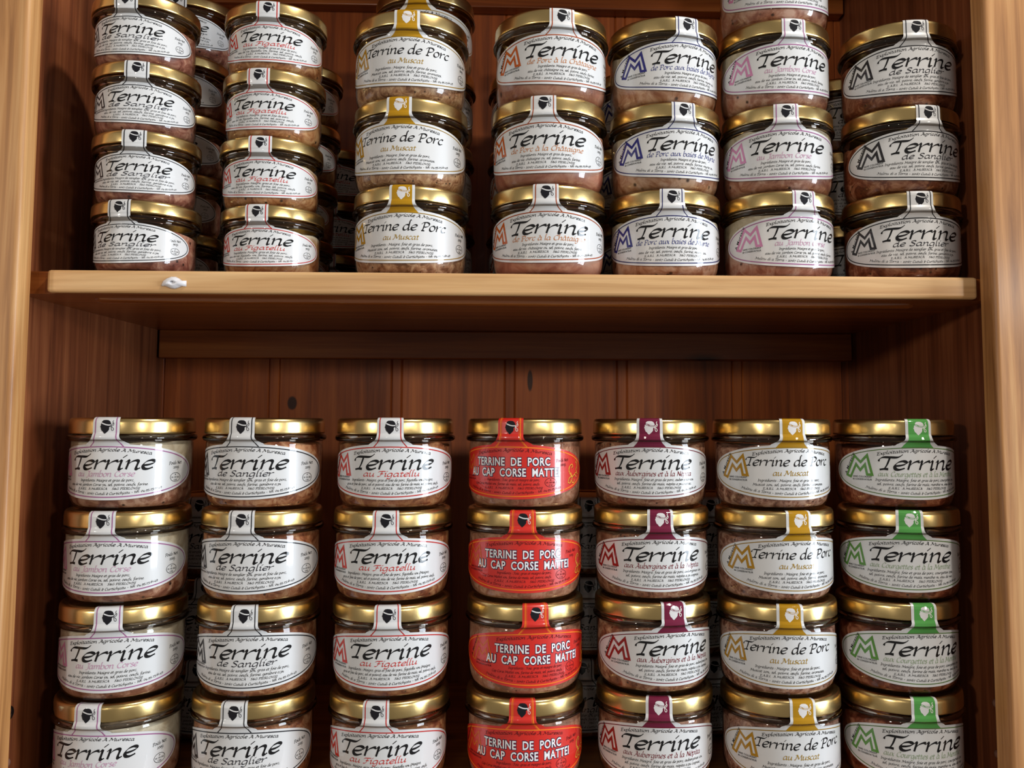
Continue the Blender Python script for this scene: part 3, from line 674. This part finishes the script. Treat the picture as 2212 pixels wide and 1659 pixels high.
def shelf(z, mat):
    sh = part('shelf', mat, lambda bm: box(bm, IL, IR, .0070, YB, z - .0155, z))
    lp = part('front_lip', W_LIP, lambda bm: box(bm, XL + .0085, XR + .0004, 0, .0068, z - .0152, z + .0002, .0022), sh)
    def bead(bm):
        r = .0032; n = 10; X0, X1 = -.2890, .3030; rows = []
        for x, k in ((X0, .2), (X0 + .002, .8), (X0 + .006, 1), (X1 - .006, 1), (X1 - .002, .8), (X1, .2)):
            rows.append([bm.verts.new((x, .031 + 1.5 * r * k * cos(pi * i / n), z - .0155 - r * k * sin(pi * i / n))) for i in range(n + 1)])
        for p, q in zip(rows, rows[1:]):
            for i in range(n): bm.faces.new((p[i], p[i + 1], q[i + 1], q[i])).smooth = True
        bmesh.ops.recalc_face_normals(bm, faces=bm.faces)
    part('underside_bead', W_BEAD, bead, sh)
    part('cleat', W_SHELF, lambda bm: box(bm, IL + .002, IR - .002, YB - .016, YB, z - .0155 - .027, z - .0155, .0012))
    return sh
shelf(ZS, W_SHELF)
shelf(.452, W_SHELF)
part('bottom_board', W_FLOOR, lambda bm: box(bm, IL, IR, 0, YB, ZB - .018, ZB, .001))
part('top_board', W_SHELF, lambda bm: box(bm, IL - .03, IR + .03, -.03, YB + .012, .74, .765, .002))

CHROME = plain('zinc_screw', (190, 196, 206), .22, 0, 1)
WAX = plain('clear_plastic_pin', (120, 84, 70), .25, .3)
def pin(x, s, y, z, mat, r=.0052, name='shelf_screw'):
    bm = lathe([(0, .0034), (r * .45, .0032), (r * .8, .0024), (r, .0008), (r * 1.02, 0), (0, 0)], 32)
    bmesh.ops.transform(bm, verts=bm.verts, matrix=Matrix.Rotation(s * -pi / 2, 4, 'Y'))
    for v in bm.verts: v.co += Vector((x, y + OFF, H0 + z))
    return obj(name, bm, mat, cab, True)
pin(IL, -1, .020, -.1995, CHROME); pin(IL, -1, .020, -.232, WAX, .0032)
pin(IR, 1, .020, -.1990, WAX, .0032); pin(IR, 1, .020, -.2335, WAX, .0032)

# crumpled white sticker on the lip
bm = bmesh.new(); P = [(-25, -4), (-22, 4), (-14, 10), (-4, 14), (6, 13.5), (14, 9), (20, 5), (28, 5), (28, -7), (20, -7), (13, -10), (5, -13), (-4, -12.5), (-12, -9), (-18, -7), (-24, -7.5)]
k = .00032; nn = 8
rings = []
for j in range(nn + 1):
    f_ = 1 - j / nn; hgt = .0030 * (1 - f_ ** 3) - .0016 * math.exp(-(j / nn) * 0) * (1 if j > 5 else 0) * (j - 5) / 3
    rings.append([bm.verts.new((x * k * f_, -hgt - .0002, z_ * k * f_)) for x, z_ in P] if j < nn else [bm.verts.new((0, -hgt, 0))])
for a_, b_ in zip(rings, rings[1:]):
    for i in range(len(P)):
        j = (i + 1) % len(P)
        if len(b_) == 1: bm.faces.new((a_[i], a_[j], b_[0]))
        else: bm.faces.new((a_[i], a_[j], b_[j], b_[i]))
bm.faces.new(rings[0][::-1]); bmesh.ops.recalc_face_normals(bm, faces=bm.faces)
sc_ = empty('sticker_scrap', (-.2225, -.0001, H0 + .0901)); tag(sc_, 'small crumpled white sticker on the pale front edge of the middle shelf', 'sticker')
obj('paper_scrap', bm, plain('white_glossy_sticker', (236, 236, 242), .3, .4), sc_, True)
bm = bmesh.new()
for x, z_, r in ((-.0006, .0010, .0008), (.0004, .0006, .0005), (.0018, .0008, .0007)):
    q = bmesh.ops.create_circle(bm, cap_ends=True, segments=10, radius=r)['verts']
    for v in q: v.co = Vector((x + v.co.x, -.0026, z_ + v.co.y * .8))
obj('print_mark', bm, plain('grey_print', (120, 120, 128), .5), sc_)

# ------------------------------------------------------------------ jars
ROW4 = ('bottom jar', 'third jar down', 'second jar down', 'top jar')
ROW3 = ('bottom jar', 'middle jar', 'top jar')
def stack(kind, B, key, y, zb, cols, desc, group, sxy=1.0):
    n = len(cols); names = ROW4 if n == 4 else ROW3
    for j, (x, a) in enumerate(cols):
        jar(kind, B, key, x, y, zb + B.H * j, a, '%s of the %s' % (names[j], desc), group, sxy)

LG = 'front stacks of 200 g jars on the lower shelf'; UG = 'front stacks of jars on the upper shelf'
stack('mauve', BIG, 'mauve', .0500, ZB, [(-.2683, -5.5), (-.2674, 8.5), (-.2666, -1.6), (-.2657, -2.1)], 'mauve-edged white-label stack at far left of lower shelf', LG)
stack('black', BIG, 'black', .0523, ZB, [(-.1747, -3.3), (-.1731, 1.7), (-.1720, -5.0), (-.1716, -7.5)], 'black-edged stack second from the left on lower shelf', LG)
stack('red', BIG, 'red', .0506, ZB, [(-.0783, -5.8), (-.0775, 2.7), (-.0777, 0), (-.0767, 1.6)], 'red-edged white-label stack left of the all-red labels', LG)
stack('crimson', BIG, 'crimson', .0531, ZB, [(.0186, -3.7), (.0187, 8.1), (.0183, -3.6), (.0182, -15.5)], 'stack with bright red labels and white capitals', LG)
stack('burgundy', BIG, 'burgundy', .0550, ZB, [(.1131, -5.3), (.1121, 11.2), (.1115, -.5), (.1112, -9.6)], 'stack with burgundy strips over the gold lids', LG)
stack('ochre', BIG, 'ochre', .0465, ZB, [(.2029, 3.9), (.2017, -4.9), (.2006, 6.7), (.1998, 3.4)], 'lower-shelf stack with ochre yellow strips', LG)
stack('green', BIG, 'green', .0483, ZB, [(.2922, -2.5), (.2910, 1.3), (.2940, -13.5), (.2921, -.5)], 'stack with green strips at far right of lower shelf', LG)

stack('black', SML, 'black_s', .0366, ZS, [(-.2560, -7.8), (-.2574, 7.7), (-.2592, 10.6), (-.2612, -.2)], 'small black-edged jar stack at far left of upper shelf', UG)
stack('red', SML, 'red_s', .0463, ZS, [(-.1682, -3.8), (-.1702, 1.3), (-.1692, -4.2), (-.1692, 4.3)], 'small red-edged jar stack on upper shelf', UG)
stack('ochre', BIG, 'ochre_up', .0505, ZS, [(-.0673, -3.4), (-.0681, -6.3), (-.0689, 1.4)], 'front upper-shelf stack with ochre yellow strips', UG)
stack('orange', BIG, 'orange', .0435, ZS, [(.0347, -5.4), (.0351, -8.4), (.0365, 7.8)], 'front stack with rust-orange edged labels', UG)
stack('navy', BIG, 'navy', .0518, ZS, [(.1231, -2.7), (.1236, 9.2), (.1229, 15.1)], 'front stack with navy blue edged labels', UG, .98)
stack('mauve', BIG, 'mauve_up', .0519, ZS, [(.2094, 9.7), (.2100, -7.9), (.2085, 3.7), (.2093, 3.0)], 'four-high mauve-edged stack on upper shelf', UG, .98)
stack('black', BIG, 'black_up', .0508, ZS, [(.3040, -6.1), (.3048, 3.5), (.3047, -5.9)], 'black-edged stack at far right of upper shelf', UG)

# rows standing further back, seen in the gaps
BG = 'jars standing behind the front stacks'
ORD = ('bottom', 'second', 'third', 'fourth', 'fifth')
def behind(kind, B, key, y, zb, cols, desc):
    for j, (x, a) in enumerate(cols):
        jar(kind, B, key, x, y, zb + B.H * j, a, '%s jar up in the %s' % (ORD[j], desc), BG)
behind('black', SML, 'black_s', .137, ZS, [(-.272, -13), (-.271, -6), (-.270, -2), (-.270, -1), (-.266, 2)], 'shadowed small black-edged stack behind the far left stack')
behind('black', SML, 'black_s', .221, ZS, [(-.241, -4), (-.240, 0), (-.241, 3)], 'dim back-row stack glimpsed between the small-jar stacks')
behind('red', SML, 'red_s', .153, ZS, [(-.182, -5), (-.179, -12), (-.177, 0), (-.176, 1)], 'shadowed small red-edged stack, second row on upper shelf')
behind('red', SML, 'red_s', .231, ZS, [(-.162, 6), (-.160, 4), (-.159, 2)], 'darkest small red-edged stack close to the back boards')
behind('ochre', BIG, 'ochre_up', .142, ZS, [(-.066, 2), (-.067, 5), (-.066, -4), (-.067, -4)], 'four-high ochre-strip stack behind the upper ochre stack')
behind('orange', BIG, 'orange', .150, ZS, [(.030, 2), (.031, -3), (.031, 6)], 'stack hidden behind the rust-orange edged stack')
behind('navy', BIG, 'navy', .148, ZS, [(.123, 3), (.122, -4), (.123, 8)], 'stack hidden behind the navy edged stack')
behind('black', BIG, 'black_up', .160, ZS, [(.300, 8), (.301, 3), (.300, 6)], 'dim stack glimpsed left of the far right upper stack')
behind('black', BIG, 'black', .150, ZB, [(.070, -6), (.072, -2), (.071, 0)], 'dark stack between the red-label and burgundy-strip stacks')
behind('black', BIG, 'black', .152, ZB, [(.168, 4), (.166, -18), (.168, 2)], 'dark stack between the burgundy-strip and ochre stacks')
behind('black', BIG, 'black', .155, ZB, [(-.236, 0), (-.235, 5), (-.236, -3)], 'dark stack between the two leftmost lower-shelf stacks')
